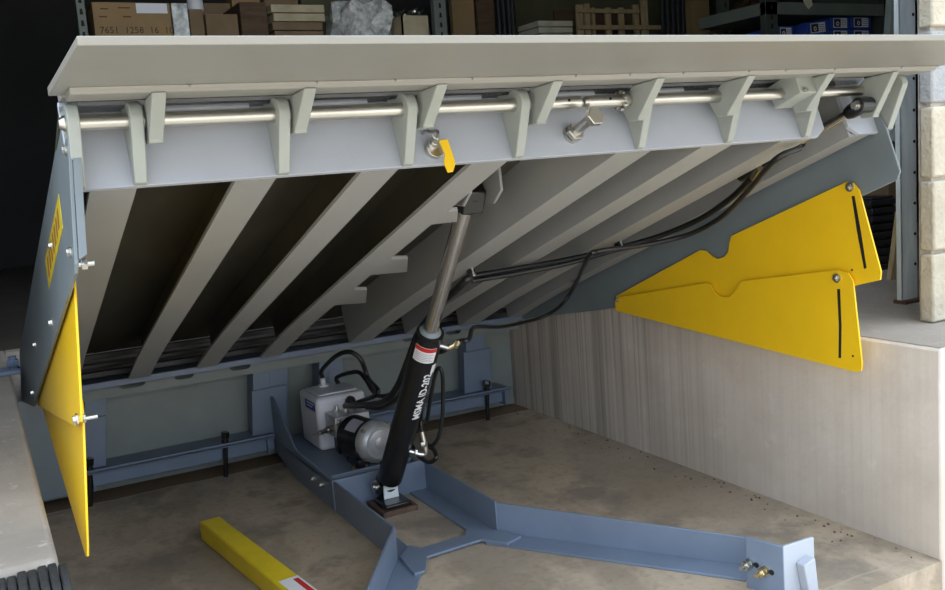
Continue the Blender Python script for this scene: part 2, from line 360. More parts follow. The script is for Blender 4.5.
# header lugs: plates standing on the header, rounded round the pin
def lug_profile(ru=.030, top=None):
    q = [(0, 0), (.013, 0)]
    for k in range(9):
        an = -.35 + (PI * .5 + .75) * k / 8
        q.append((PU + ru * math.cos(an), PV + ru * math.sin(an)))
    return q + [(0, .134)]
for x, t in ((.098, .018), (.189, .020), (.426, .020), (.662, .020), (.900, .020), (1.200, .018), (1.447, .018), (1.687, .018), (1.962, .020)):
    prof = lug_profile(.034 if x > 1.9 else .030)
    if x > 1.9: prof = [(0, 0), (.02, 0)] + [(PU + .012 + .034 * math.cos(-.2 + 2.1 * k / 8), PV + .034 * math.sin(-.2 + 2.1 * k / 8)) for k in range(9)] + [(0, .134)]
    lg = obj('hinge_lug', MB().prism([dk(x, u, v) for u, v in prof], (t, 0, 0)), 'lug', lev, bevel=.002)
# lip
LT0, LT1 = Vector((0, -1.930, 1.2390)), Vector((0, -2.377, 1.248))
ld = (LT1 - LT0).normalized(); ln = Vector((0, -ld.z, ld.y)) * -1
if ln.z < 0: ln = -ln
X0, X1 = .079, 2.04
lp = [LT0, LT1, LT1 - ln * .010 - ld * .005, LT0 - ln * .013]
lip = obj('lip', MB().prism([q + Vector((X0, 0, 0)) for q in lp], (X1 - X0, 0, 0)), 'lip', lev, bevel=.0012)
LB0 = LT0 - ln * .013
obj('lip_gap_strip', MB().box(.098, 1.97, -1.932, -1.862, 1.2225, 1.2375), 'lip', lip)  # strip added behind the lip to close the gap against sky light
def under(y): return LB0 + ld * ((LB0.y - y) / -ld.y)
ybar = -2.03
ub = under(ybar); ub2 = under(-1.955)
bar = [ub, ub - Vector((0, -.004, .005)), ub - Vector((0, -.008, .010)), ub2 - Vector((0, 0, .012)), ub2]
bx0 = .100
obj('stiffener_bar', MB().prism([q + Vector((bx0, 0, 0)) for q in bar], (X1 - .02 - bx0, 0, 0)), 'lip', lip, bevel=.002)
mb = MB()
x = bx0
while x < 1.95:
    l = random.uniform(.10, .22); mb.tube([ub + Vector((x, .001, -.001)), ub + Vector((x + l * .5, .0, -.0015 + random.uniform(-.001, .001))), ub + Vector((min(x + l, 2.02), .001, -.001))], .0035, 6, 4); x += l + .005
obj('weld_bead', mb, 'lip', lip)
# lip lugs: triangular plates hanging from the lip on the pin
for x, t, tip in ((.214, .022, .058), (.452, .022, .062), (.692, .022, .060), (.933, .022, .056), (1.176, .022, .052), (1.418, .022, .052), (1.656, .022, .052), (1.868, .020, .028)):
    f0 = ub + Vector((0, .004, -.010)); b0 = Vector((0, -1.945, 1.212))
    tp = dk(0, PU + .012, tip - .012); tb = dk(0, PU - .022, tip); 
    prof = [f0, tp + EV * .004, tp, tb, dk(0, PU - .032, PV), b0]
    lg = obj('lip_lug', MB().prism([Vector((x, q.y, q.z)) for q in prof], (t, 0, 0)), 'lug', lip, bevel=.003)
# stop block beside the right lugs
sb0, sb1 = onU(801, 93, .105), onU(818, 93, .105)
obj('stop_block', MB().dbox(sb0.x, sb1.x, .02, .105, (sb0 - H).dot(EV), (sb0 - H).dot(EV) + .055), 'lug', lip, bevel=.003)
sq = dk((sb0.x + sb1.x) / 2 - .012, .106, (sb0 - H).dot(EV) + .006)
obj('stop_screw', MB().hexnut(sq, sq + EU * .006, .006), 'zinc', lip)
# side plates
def plate(name, pts, x, t, mt, parent, bevel=.0015):
    return obj(name, MB().prism([(x, y, z) for y, z in pts], (t, 0, 0)), mt, parent, bevel)
def uv(u, v): q = dk(0, u, v); return (q.y, q.z)
sp = [uv(.024, .0), uv(.024, -.112), uv(.008, -.128), uv(-1.24, -.140), uv(-1.90, -.024), uv(-1.90, .14), uv(.0, .14)]
plate('side_plate', sp, 1.952, .006, 'side', lev)
# left plate: splayed a little towards the front, with a folded front edge
def lx(u, v=0): return .0347 + .10 * (dk(0, u, v).z - .469)
spl = [(.040, .0), (.040, -.130), (.026, -.142), (-1.24, -.145), (-1.90, -.024), (-1.90, .14), (.05, .14)]
n = len(spl); ins = [dk(lx(u, v), u, v) for u, v in spl]
sl = obj('side_plate', MB().prism(ins, (-.006, 0, 0)), 'side', lev, .001)
fl = [(.05, .135), (.047, -.010), (.050, -.13)]
obj('folded_edge', MB().hexa([dk(lx(.04, -.12), .040, -.125), dk(lx(.04, -.12) + .012, .040, -.118), dk(lx(.04, -.12) + .012, .044, -.118), dk(lx(.04, -.12), .044, -.125), dk(lx(.04, .13), .040, .130), dk(lx(.04, .13) + .012, .040, .130), dk(lx(.04, .13) + .012, .044, .130), dk(lx(.04, .13), .044, .130)]), 'side', sl)
def onpl(a, b, d=.0066): return on(a, b, (1, 0, -.10), (.0347 - d, 0, .469))
obj('warning_decal', MB().prism([onpl(*q) for q in ((58.5, 194), (62.5, 228), (49, 289), (45, 260))], (.0006, 0, 0)), 'decal', sl)
for k in range(7):
    t = .12 + k * .12; c = (58.5 + (45 - 58.5) * t, 194 + 66 * t)
    obj('decal_print', MB().prism([onpl(c[0] + a, c[1] + b, .0072) for a, b in ((.6, 6), (2.6, 25), (1.7, 29), (-.3, 10))], (.0004, 0, 0)), 'decal_ink', sl)
for u, v in ((.0, -.10), (-.35, .02), (-.45, -.105), (-1.0, -.03), (-1.2, -.115), (.02, .06)):
    bolt('bolt', sl, dk(lx(u, v) - .006, u, v), (-1, 0, 0), .006, .004, 0)
obj('guard_bolt', MB().cyl(dk(.082, .026, -.128), dk(.108, .026, -.128), .005, 10).hexnut(dk(.089, .026, -.128), dk(.098, .026, -.128), .009), 'zinc', sl)
# toe guards (two telescoping plates per side)
def pxpoly(pts, x): return [(onX(a, b, x).y, onX(a, b, x).z) for a, b in pts]
xr = 1.942
up = pxpoly([(616, 296), (700, 250), (706, 251), (711, 256), (717, 259), (724, 257), (728, 252), (729, 243), (731, 236), (846, 182), (853, 183), (859, 190), (881, 272), (880, 280), (862, 284), (846, 288), (616, 309)], xr)
xq = 1.930
lo = pxpoly([(615, 300), (618, 297), (705, 283), (710, 284), (714, 292), (720, 297), (729, 297), (736, 290), (741, 281), (838, 270), (848, 273), (853, 281), (862, 364), (861, 371), (855, 372), (616, 311), (615, 306)], xq)
gr = obj('toe_guard', MB().prism([(xr, y, z) for y, z in up], (.005, 0, 0)), 'yellow', lev, .001)
def slot(pts, x, parent):
    q = [onX(a, b, x - .0006) for a, b in pts]; obj('slot', MB().prism(q, (.0004, 0, 0)), 'dark', parent)
slot([(851.5, 196), (854.5, 196), (861, 232), (866.5, 268), (864, 269), (857, 232)], xr, gr)
slot([(837, 289), (840, 289), (841.5, 325), (841, 358), (838.5, 358), (838.8, 325)], xq, gr)
gr2 = obj('toe_guard', MB().prism([(xq, y, z) for y, z in lo], (.005, 0, 0)), 'yellow', lev, .001)
for a, b, x, g in ((850, 187, xr, gr), (837, 278, xq, gr2), (618, 300, xq, gr2)):
    bolt('bolt', g, onX(a, b, x), (-1, 0, 0), .0085 if a > 700 else .005, .006, .004)
for a, b, x, g in ((852, 270, xr, gr), (853, 356, xq, gr2)):
    obj('small_hole', MB().cyl(onX(a, b, x), onX(a, b, x) + Vector((-.0008, 0, 0)), .003, 8), 'dark', g)
# left guards: mirrored plates
def ml(pts, dx): return MB().prism([(.0437 + dx + .10 * (z - .469), y, z) for y, z in pts], (.004, 0, 0))
gl = obj('toe_guard', ml(up, -.005), 'yellow', lev, .001)
gl2 = obj('toe_guard', ml(lo, .005), 'yellow', lev, .001)
gb = Vector((.0437 + .1 * .243 - .005, -1.885, .712))
bolt('bolt', gl, gb, (-1, 0, 0), .0075, .005, 0)
obj('bolt_shank', MB().cyl(gb, gb + Vector((.03, 0, 0)), .004, 10).hexnut(gb + Vector((.006, 0, 0)), gb + Vector((.012, 0, 0)), .0075), 'zinc', gl)
# rear hinge bars under the deck
for k, (y, z, r_) in enumerate(((-.075, .455, .012), (-.02, .475, .010), (.0, .505, .012), (.03, .470, .010))):
    obj('hinge_bar', MB().box(.10, 1.94, y - r_, y + r_, z - r_ * .8, z + r_ * .8), 'crate', lev, .002)
# cylinder bay: stiffening gussets and welded clevis lugs
for pts in (((371, 275), (407, 272), (408, 259), (395, 258)), ((335, 305), (366, 303), (367, 290), (355, 289)), ((438, 224), (457, 222), (458, 211), (452, 211))):
    q = [onV(a, b, .004) for a, b in pts]; q[0].x = q[3].x = .884
    obj('gusset', MB().prism(q, EV * .010), 'deck', lev, .001)
obj('bay_plate', MB().dbox(.893, .899, -1.1, -.05, .03, .13), 'deck', lev)
CXX = 1.03
ct = onX(476, 200, CXX); cu = (ct - H).dot(EU); cv = (ct - H).dot(EV)
for s_ in (-.046, .038):
    obj('clevis_lug', MB().prism([dk(CXX + s_, cu - .06, .13), dk(CXX + s_, cu + .08, .13), dk(CXX + s_, cu + .06, cv + .0), dk(CXX + s_, cu + .01, cv - .016), dk(CXX + s_, cu - .03, cv + .0)], (.008, 0, 0)), 'deck', lev, .002)
# adjusting bolt on the header
P0 = dk(1.05, 0, .042)
ab = obj('adjusting_bolt', MB().cyl(P0 - EU * .002, P0 + EU * .085 + EV * .002, .0105, 16), 'zinc', lev)
obj('bolt_head', MB().hexnut(P0 + EU * .083, P0 + EU * .097, .0195), 'zinc', ab)
obj('jam_nut', MB().hexnut(P0 + EU * .010, P0 + EU * .024, .0195).cyl(P0, P0 + EU * .009, .019, 16), 'zinc', ab)
# lip latch with yellow tongue
P0 = dk(.735, 0, .03)
sh = obj('latch', MB().cyl(P0, P0 + EU * .012, .020, 20).cyl(P0 + EU * .012 + EV * .004 - Vector((.008, 0, 0)), P0 + EU * .02 + EV * .004 - Vector((.008, 0, 0)), .010, 16).hexnut(P0 + EU * .02 + EV * .004 - Vector((.008, 0, 0)), P0 + EU * .028 + EV * .004 - Vector((.008, 0, 0)), .007), 'zinc', lev, .001)
obj('spring_clip', MB().tube([P0 + EV * .034 + EU * .0 - Vector((.016, 0, 0)), P0 + EV * .030 + EU * .016 - Vector((.01, 0, 0)), P0 + EV * .012 + EU * .02, P0 + EV * .03 + EU * .016 + Vector((.008, 0, 0)), P0 + EV * .036 + Vector((.004, 0, 0))], .003, 8), 'zinc', sh)
tg = [(438.5, 141), (447, 139.5), (452, 154), (455, 164), (452.5, 172), (447.5, 173), (443.5, 164), (444.5, 155)]
tgp = [on(a, b, EU, P0 + EU * .030) for a, b in tg]
obj('tongue', MB().prism(tgp, EU * .003), 'yellow', sh, .0006)

# ================================================================== PIT FRAME
fr = thing('pit_frame', 'sky tinted grey steel pit frame with forked floor arms and rear uprights', 'steel frame', (1.03, -.7, 0))
RY = .045
obj('back_sheet', MB().box(.02, 1.985, RY, RY + .006, .01, .42), 'sheet', fr)
fz = onY(300, 352, -.10).z
obj('top_rail', MB().box(.03, 1.99, -.112, RY, fz + .002, fz + .010).box(.03, 1.99, -.120, -.112, fz - .012, fz + .010), 'frame', fr, .0015)
# notched strip under the rail
x = .06; top = fz + .002; pts = []
mb = MB(); pts = [(x, top)]
notches = [(.33, .43), (.52, .60), (.72, .81), (1.42, 1.52), (1.62, 1.70)]
for a, b_ in notches:
    pts += [(a, top), (a + .008, top - .034), (a + .02, top - .040), (b_ - .02, top - .040), (b_ - .008, top - .034), (b_, top)]
pts += [(1.97, top), (1.97, top - .062), (.06, top - .062)]
obj('notched_strip', MB().prism([(a, -.06, c) for a, c in pts], (0, .006, 0)), 'sheet', fr)
# uprights and lower gusset plates
def lean(x): return .125 - .040 * x            # the uprights were set slightly out of plumb
def leanbox(x0, x1, y0, y1, z0, z1, zr=.12):
    a, b_ = [lean((x0 + x1) / 2) * (z - zr) for z in (z0, z1)]
    return MB().hexa([(x0 + a, y0, z0), (x1 + a, y0, z0), (x1 + a, y1, z0), (x0 + a, y1, z0), (x0 + b_, y0, z1), (x1 + b_, y0, z1), (x1 + b_, y1, z1), (x0 + b_, y1, z1)])
for x0, x1, ydo in ((.192, .262, -.01), (.792, .858, -.01), (.860, .932, -.0), (1.055, 1.095, -.01), (1.097, 1.16, 0), (1.712, 1.80, -.01)):
    obj('upright', leanbox(x0, x1, -.03 + ydo, RY, .06, fz - .004), 'frame', fr, .002)
obj('corner_plate', MB().box(.012, .20, -.056, -.050, .045, .40), 'side', fr, .002)
for x0, x1, z1 in ((.186, .262, .30), (.785, .920, .295), (1.695, 1.826, .298)):
    obj('lower_plate', leanbox(x0, x1, -.048, -.041, .10, z1), 'frame', fr, .002)
# base angles on levelling bolts
for x0, x1 in ((.19, .86), (1.20, 1.895)):
    zt = .122
    obj('base_angle', MB().box(x0, x1, -.095, RY, zt - .007, zt).box(x0, x1, -.095, -.088, zt - .010, zt + .006).box(x0, x1, -.065, -.058, .060, zt), 'frame', fr, .0015)
    for xx in (x0 + .02, x1 - .03): obj('web_plate', MB().box(xx, xx + .006, -.09, RY, .05, .12), 'frame', fr)
for x in (.205, .675, 1.785):
    lb = obj('levelling_bolt', MB().cyl((x - lean(x) * .12, -.08, 0.0), (x + lean(x) * .03, -.08, .150), .009, 12), 'black', fr)
    obj('bolt_head', MB().hexnut((x, -.08, .145), (x + .004, -.08, .168), .016).cyl((x, -.08, .128), (x, -.08, .140), .013, 12), 'black', lb)
# power unit tray with tapering cheeks
CH0, CH1 = .868, 1.165
for x, nm in ((CH0, 0), (CH1, 1)):
    pf = [(-.05, .045), (-.05, .262), (-.075, .262), (-.32, .112), (-.66, .108), (-.70, .104), (-.70, .0), (-.28, .0)]
    ck = obj('cheek_plate', MB().prism([(x, y, z) for y, z in pf], (.008, 0, 0)), 'frame', fr, .0015)
    if nm == 0:
        for a, b in ((314.5, 478.5), (323, 484.5)): bolt('bolt', ck, onX(a, b, x), (-1, 0, 0), .0085, .007, .004)
obj('tray', MB().box(CH0, CH1, -.66, -.05, .086, .094), 'frame', fr, .001)
obj('tray_lip', MB().box(CH0 + .008, CH1, -.66, -.652, .086, .108).box(CH0 + .008, CH0 + .016, -.66, -.48, .09, .107), 'frame', fr, .0015)
obj('front_cross_plate', MB().box(CH0 - .004, CH1 + .03, -.706, -.698, .0, .106), 'frame', fr, .0015)
obj('anchor_plate', MB().box(CXX - .06, CXX + .06, -.86, -.72, 0, .018), 'rust', fr, .002)
# struts and arms: vertical plate plus inward floor flange
ya = -1.190
LXP, RXP = .875, 1.192
SH = .100
obj('strut', MB().box(RXP, RXP + .007, ya, -.70, 0, SH).box(RXP - .062, RXP, ya - .02, -.70, 0, .007), 'frame', fr, .0015)
obj('strut', MB().box(LXP - .007, LXP, ya, -.70, 0, SH + .003).box(LXP, LXP + .062, ya - .02, -.70, 0, .007), 'frame', fr, .0015)
a0 = Vector((RXP + .002, ya, 0)); a1 = Vector((1.600, -1.800, 0)); dd = (a1 - a0).normalized(); nn = Vector((-dd.y, dd.x, 0)); inw = -nn if nn.x > 0 else nn
def arm(a0, a1, inw, h0, h1):
    mb = MB(); t = inw * -.007
    mb.hexa([a0, a1, a1 + t, a0 + t] + [a0 + Vector((0, 0, h0)), a1 + Vector((0, 0, h1)), a1 + t + Vector((0, 0, h1)), a0 + t + Vector((0, 0, h0))])
    f0, f1 = a0 + inw * .080, a1 + inw * .080; z = Vector((0, 0, .007))
    mb.hexa([a0, a1, f1, f0, a0 + z, a1 + z, f1 + z, f0 + z])
    return obj('arm', mb, 'frame', fr, .0015)
arm(a0, a1, inw, SH - .004, .082)
b0 = Vector((LXP - .002, ya, 0)); b1 = Vector((LXP - .002 - (a1.x - a0.x), -1.800, 0)); inl = Vector((-inw.x, inw.y, 0))
arm(b0, b1, inl, SH + .003, .082)
obj('tie_plate', MB().prism([(.868, -1.315, .007), (.900, -1.315, .007), (.945, -1.235, .007), (1.12, -1.225, .007), (1.165, -1.295, .007), (1.225, -1.275, .007), (1.19, -1.19, .007), (1.12, -1.13, .007), (1.10, -1.165, .007), (.955, -1.172, .007), (.935, -1.13, .007), (.88, -1.19, .007)], (0, 0, .008)), 'frame', fr, .0015)
# bolted end brackets on the arms
def bracket(sgn, cx):
    def q(x, y): return Vector((cx + sgn * (x - 1.0), y, 0))
    p0, p1, p2 = q(1.513, -1.868), q(1.540, -1.964), q(1.640, -1.967)
    n1 = (p1 - p0).normalized(); s1 = Vector((n1.y, -n1.x, 0)) * .010 * sgn
    Z = Vector((0, 0, .130))
    pl = obj('end_bracket', MB().prism([p0, p1, p1 + Z, p0 + Z], -s1), 'frame', fr, .002)
    fc = obj('bracket_face', MB().prism([p1, p2, p2 + Z, p1 + Z], (0, .010, 0)), 'header', pl, .003)
    c = (p1 + p2) / 2
    obj('keeper', MB().prism([c + Vector((-.012 * sgn, 0, .082)), c + Vector((.026 * sgn, 0, .092)), c + Vector((.036 * sgn, 0, .0)), c + Vector((.004 * sgn, 0, .0))], (0, -.026, 0)), 'header', fc, .003)
    for t, h in ((.10, .066), (.50, .058)):
        P = p0.lerp(p1, t) + Vector((0, 0, h)); ax = s1.normalized()
        obj('slot', MB().cyl(P + n1 * .018 + ax * .0004, P + n1 * .018 + ax * .0012, .007, 12), 'dark', pl)
        obj('stud', MB().cyl(P, P + ax * .040, .006, 12).hexnut(P + ax * .010, P + ax * .024, .0115).cyl(P, P + ax * .009, .012, 14), 'brass' if t > .4 else 'zinc', pl)
bracket(1, 1.0)
bracket(-1, 1.067)

# ================================================================== HYDRAULIC CYLINDER
cyl = thing('hydraulic_cylinder', 'black hydraulic cylinder with steel rod propping up the raised deck', 'hydraulic cylinder', (CXX, -.79, .018))
cb = onX(386, 492, CXX); cm = onX(430.5, 331, CXX); ce = onX(469, 214, CXX)
ax = (cm - cb).normalized()
ce = cb + ax * (ce - cb).dot(ax)
BR = .040
brl = obj('barrel', MB().lathe(cb + ax * .070, cm, [(0, BR * .8), (.012, BR), (.965, BR), (.97, BR * .97), (.995, BR * .97), (1, BR * .8)], 36), 'black', cyl)
obj('gland_ring', MB().lathe(cm - ax * .012, cm + ax * .008, [(0, .031), (.6, .031), (.8, .026), (1, .022)], 32), 'side', cyl)
obj('rod', MB().cyl(cm - ax * .05, ce + ax * .03, .0205, 28), 'chrome', cyl)
side = Vector((1, 0, 0)); nrm = ax.cross(side).normalized()
ru = Vector((0, EU.y, EU.z))
hl = MB().lathe(ce - ax * .004, ce + ax * .058, [(0, .026), (.1, .032), (.8, .036), (1, .032)], 20)
obj('rod_clevis', hl.prism([ce + ax * .03 + Vector((-.03, 0, 0)) + nrm * q[0] + ax * q[1] for q in ((-.042, -.02), (.036, -.02), (.040, .02), (.026, .046), (-.030, .040))], (.06, 0, 0)), 'black', cyl, .004)
obj('clevis_pin', MB().cyl(ce + ax * .055 - Vector((.04, 0, 0)) - EV * .0, ce + ax * .055 + Vector((.05, 0, 0)), .010, 14), 'zinc', cyl)
ft = obj('foot_clevis', MB().prism([(CXX - .022, cb.y - .026, .03), (CXX - .022, cb.y + .03, .03), (CXX - .022, cb.y + .022, .095), (CXX - .022, cb.y, .112), (CXX - .022, cb.y - .022, .095)], (.044, 0, 0)).box(CXX - .045, CXX + .045, -.85, -.75, .018, .034), 'black', cyl, .005)
obj('foot_cap', MB().prism([(CXX - .026, cb.y - .047, .034), (CXX + .026, cb.y - .047, .034), (CXX + .024, cb.y - .047, .075), (CXX + .016, cb.y - .047, .094), (CXX, cb.y - .047, .101), (CXX - .016, cb.y - .047, .094), (CXX - .024, cb.y - .047, .075)], (0, .008, 0)), 'galv', cyl, .002)
obj('foot_eye', MB().cyl((CXX - .02, cb.y, .068), (CXX + .02, cb.y, .068), .034, 20).lathe(cb - ax * .01, cb + ax * .045, [(0, .024), (1, .03)], 20), 'black', cyl)
obj('foot_pin', MB().cyl((CXX - .046, cb.y, .068), (CXX + .046, cb.y, .068), .011, 14).cyl((CXX - .042, cb.y, .068), (CXX - .030, cb.y, .068), .019, 16), 'zinc', ft)
vd = (CAM - cm); vd = (vd - ax * vd.dot(ax)).normalized(); vs2 = ax.cross(vd).normalized()
if vs2.dot(CR) < 0: vs2 = -vs2
def onbarrel(t, an, r=BR): return cm + ax * t + (vd * math.cos(an) + vs2 * math.sin(an)) * r
def patch(name, t0, t1, a0, a1, r, mt, parent, n=10):
    vs_ = [onbarrel(t, a0 + (a1 - a0) * k / n, r) for t in (t0, t1) for k in range(n + 1)]
    return obj(name, MB().add(vs_, [(k, k + 1, n + 2 + k, n + 1 + k) for k in range(n)]), mt, parent)
pb = patch('label', -.030, -.088, -.78, .86, BR + .0008, 'white', brl)
patch('label_band', -.031, -.046, -.76, .84, BR + .0012, 'red', brl)
for k in range(5): patch('label_print', -.053 - k * .0065, -.0555 - k * .0065, -.66, .70 - .15 * (k % 2), BR + .0012, mat('label_grey_print', (.45, .45, .5), .6) if k == 0 else bpy.data.materials['label_grey_print'], brl)
TL = .27
text_mesh('lettering', 'MSMA ID-202', 'white', brl, lambda x, y: onbarrel(-.330 + x, 1.02 - y / BR, BR + .0012), .034, .0009, 3)
patch('label', -.100, -.135, .85, 1.25, BR + .0010, 'white', brl, 4)
# ports and fittings
pt = onbarrel(-.035, 1.35)
fit = obj('port_fitting', MB().cyl(pt - vs2 * .005, pt + vs2 * .022, .009, 12), 'zinc', cyl)
e0 = pt + vs2 * .022
e1 = e0 + vs2 * .022 + Vector((0, 0, .016)); e2 = e1 + vs2 * .012 + Vector((0, 0, .010))
obj('elbow', MB().tube([e0, e1, e2], .0075, 10, 4).hexnut(e1 - vs2 * .004, e1 + vs2 * .008, .012), 'brass', cyl)
pl2 = onbarrel(-.50, 1.35)
obj('lower_elbow', MB().tube([pl2 - vs2 * .004, pl2 + vs2 * .035, pl2 + vs2 * .05 + Vector((0, 0, .012)), pl2 + vs2 * .043 + Vector((0, 0, .075))], .0085, 10, 5).hexnut(pl2 + vs2 * .012, pl2 + vs2 * .022, .013).hexnut(pl2 + vs2 * .046 + Vector((0, 0, .028)), pl2 + vs2 * .045 + Vector((0, 0, .043)), .013), 'zinc', cyl)
lowtop = pl2 + vs2 * .043 + Vector((0, 0, .075))

# ================================================================== POWER UNIT
pu = thing('hydraulic_power_unit', 'hydraulic power unit with white reservoir tank and black motor on the frame tray', 'power unit', (1.03, -.35, .094))
tx_0, tx_1, ty0, ty1, tz0, tz1 = .952, 1.140, -.345, -.14, .096, .292
tank = obj('reservoir_tank', MB().box(tx_0, tx_1, ty0, ty1, tz0, tz1), 'tank', pu, .016, bseg=4)
obj('tank_top_boss', MB().box(tx_0 + .02, tx_1 - .02, ty0 + .03, ty1 - .02, tz1 - .002, tz1 + .006), 'tank', tank, .004)
obj('label', MB().box(tx_0 - .001, tx_0 + .0005, -.325, -.215, .240, .272), 'blue_label', tank)
for k, l_ in enumerate((.080, .062)):
    obj('label_print', MB().box(tx_0 - .0014, tx_0 - .0009, -.235 - l_, -.235, .262 - k * .011, .266 - k * .011), 'white', tank)
obj('filler_neck', MB().cyl((1.035, -.19, tz1), (1.035, -.19, tz1 + .035), .011, 14, .009).cyl((1.035, -.19, tz1 + .0), (1.035, -.19, tz1 + .012), .02, 16), 'white', tank)
obj('plug', MB().cyl((1.078, ty0 - .012, .262), (1.078, ty0 + .004, .262), .020, 12, ch=.003), 'black', tank)
# valve block
vb = obj('valve_block', MB().box(.978, 1.035, -.455, -.347, .165, .240).box(1.03, 1.12, -.42, -.347, .17, .232), 'alu', pu, .003)
for k, (x, z) in enumerate(((.990, .222), (1.016, .188), (1.018, .224))):
    obj('port_plug', MB().hexnut((x, -.455, z), (x, -.466, z), .010).cyl((x, -.466, z), (x, -.470, z), .006, 10), 'zinc', vb)
obj('solenoid', MB().box(.985, 1.03, -.45, -.40, .105, .165), 'black', vb, .006)
c0 = Vector((.978, -.43, .200))
obj('valve_cartridge', MB().cyl(c0, c0 + Vector((-.028, -.012, 0)), .013, 14).cyl(c0 + Vector((-.028, -.012, 0)), c0 + Vector((-.062, -.026, -.002)), .0085, 12).cyl(c0 + Vector((-.06, -.025, -.002)), c0 + Vector((-.098, -.04, -.004)), .006, 12, .003), 'zinc', vb)
for k, (x, y) in enumerate(((1.02, -.36), (1.045, -.385), (1.075, -.36), (1.10, -.37))):
    obj('fitting', MB().hexnut((x, y, .228), (x, y, .245), .012).cyl((x, y, .20), (x, y, .258), .007, 10), 'zinc', vb)
# motor
mc = onZ(380, 443, .176); mback = mc + Vector((-.038, .172, .004))
md = (mc - mback).normalized(); mR = .071
mo = obj('motor_body', MB().lathe(mback, mc - md * .03, [(0, mR * .75), (.10, mR * .96), (.2, mR * .96), (.98, mR * .96), (1, mR * .9)], 32), 'black', pu)
capm = MB().lathe(mc - md * .040, mc, [(0, mR * 1.03), (.35, mR * 1.03), (.6, mR * .98), (.9, mR * .84), (1, mR * .76)], 40)
cap = obj('end_cap', capm, 'alu', mo)
obj('cap_hub', MB().lathe(mc - md * .004, mc + md * .006, [(0, mR * .30), (.7, mR * .30), (1, mR * .22)], 24), 'alu', mo)
obj('cap_ring', MB().lathe(mc - md * .006, mc + md * .0025, [(0, mR * .62), (.8, mR * .62), (1, mR * .56)], 30), 'alu', mo)
s3, u3 = frame_of(md)
for k in range(4):
    an = PI / 4 + k * PI / 2; P = mc - md * .028 + (s3 * math.cos(an) + u3 * math.sin(an)) * mR * .97
    obj('cap_screw', MB().cyl(P, P + md * .016, .007, 10), 'zinc', mo)
mdv = (CAM - mback); mdv = (mdv - md * mdv.dot(md)).normalized(); up_ = Vector((0, 0, 1)); up_ = (up_ - md * up_.dot(md)).normalized(); sd_ = up_.cross(md).normalized()
if sd_.dot(mdv) < 0: sd_ = -sd_
def onmotor(t, an, r): return mback.lerp(mc, t) + (up_ * math.cos(an) + sd_ * math.sin(an)) * r
vs_ = [onmotor(t, .25 + .75 * k / 8, mR * .96 + .001) for t in (.30, .66) for k in range(9)]
obj('rating_label', MB().add(vs_, [(k, k + 1, 10 + k, 9 + k) for k in range(8)]), mat('pale_violet_label', (.42, .42, .52), .5), mo)
mbx = (mback + mc) / 2
for s_ in (-.045, .045):
    obj('motor_foot', MB().box(mbx.x + s_ - .012, mbx.x + s_ + .012, mbx.y - .07, mbx.y + .05, .094, .125), 'black', mo, .003)
P = mbx + sd_ * .05 - up_ * .03
obj('terminal_box', MB().lathe(P - md * .05, P + md * .055, [(0, .018), (.1, .026), (.9, .026), (1, .018)], 18), 'black', mo)
for s_ in (-.05, .0, .05):
    q = Vector((mbx.x - .03 + s_ * .8, mbx.y - .062 - s_ * .2, .094)); obj('foot_bolt', MB().cyl(q, q + Vector((0, 0, .014)), .0075, 10), 'brass', mo)

# ================================================================== HOSES
def hose(pts, r, label, mt='rubber', cat='hose', name='hydraulic_hose', group=None):
    o = obj(name, MB().tube(pts, r, 12, 10), mt); return tag(o, label, cat, group)
tt = Vector((1.035, -.19, tz1 + .036))
hose([tt, tt + Vector((0, 0, .03)), onX(336, 356, 1.05), onX(350, 352, 1.08), onX(361, 360, 1.11), onX(368, 378, 1.13), onX(378, 393, 1.10), Vector((1.10, -.37, .258))], .0085, 'black breather hose arching from the top of the white tank')
hose([Vector((1.045, -.385, .258)), onX(365, 405, 1.04), onX(385, 401, 1.04), onX(398, 385, 1.05), onX(408, 360, 1.06), onX(420, 330, 1.085), onX(440, 305, 1.105), onX(455, 291, 1.11), onX(466, 280, 1.12), onX(471, 277, 1.14)], .0105, 'thick black hose climbing behind the cylinder from valve block to deck')
hose([Vector((1.075, -.36, .258)), onX(380, 408, 1.08), onX(398, 397, 1.09), onX(406, 380, 1.10), onX(420, 358, 1.11), onbarrel(-.10, 2.3, BR + .03), onbarrel(-.07, 2.3, BR)], .0085, 'black hose from the valve block to the back of the cylinder barrel')
hose([Vector((1.09, -.20, .298)), Vector((1.09, -.20, .325)), onX(357, 372, 1.12), onX(366, 380, 1.13), onX(372, 390, 1.13), onX(380, 396, 1.145), onX(393, 393, 1.15), onX(402, 380, 1.155)], .008, 'black hose arching low behind the tank towards the cylinder')
hose([lowtop, lowtop + Vector((0, 0, .03)), onX(427, 420, 1.12), onX(431, 395, 1.12), onX(437, 370, 1.13), onX(442, 372, 1.14), onX(443, 395, 1.15), onX(442, 420, 1.15), onX(437, 440, 1.14), onX(428, 445, 1.13), onX(421, 425, 1.13), onX(424, 395, 1.12), onX(432, 366, 1.12), onX(438, 352, 1.13)], .0062, 'thin black hose looping down beside the lettered cylinder barrel')
hose([onX(410, 442, 1.12), onX(418, 455, 1.12), onX(428, 462, 1.12), onX(436, 458, 1.13), onX(433, 449, 1.14), onX(424, 446, 1.14)], .007, 'short black hose coil at the foot of the cylinder')
hose([e2, e2 + Vector((.03, 0, .004)), onX(475, 327, 1.35), onX(500, 327, 1.6), onX(525, 322, 1.78), onX(545, 316, 1.88), onX(562, 304, 1.915), onX(575, 285, 1.90), onV(588, 258, -.072), onV(600, 251, -.076), onV(640, 246, -.078)], .0065, 'thin black hose from brass elbow along the rear rail up to the beams')
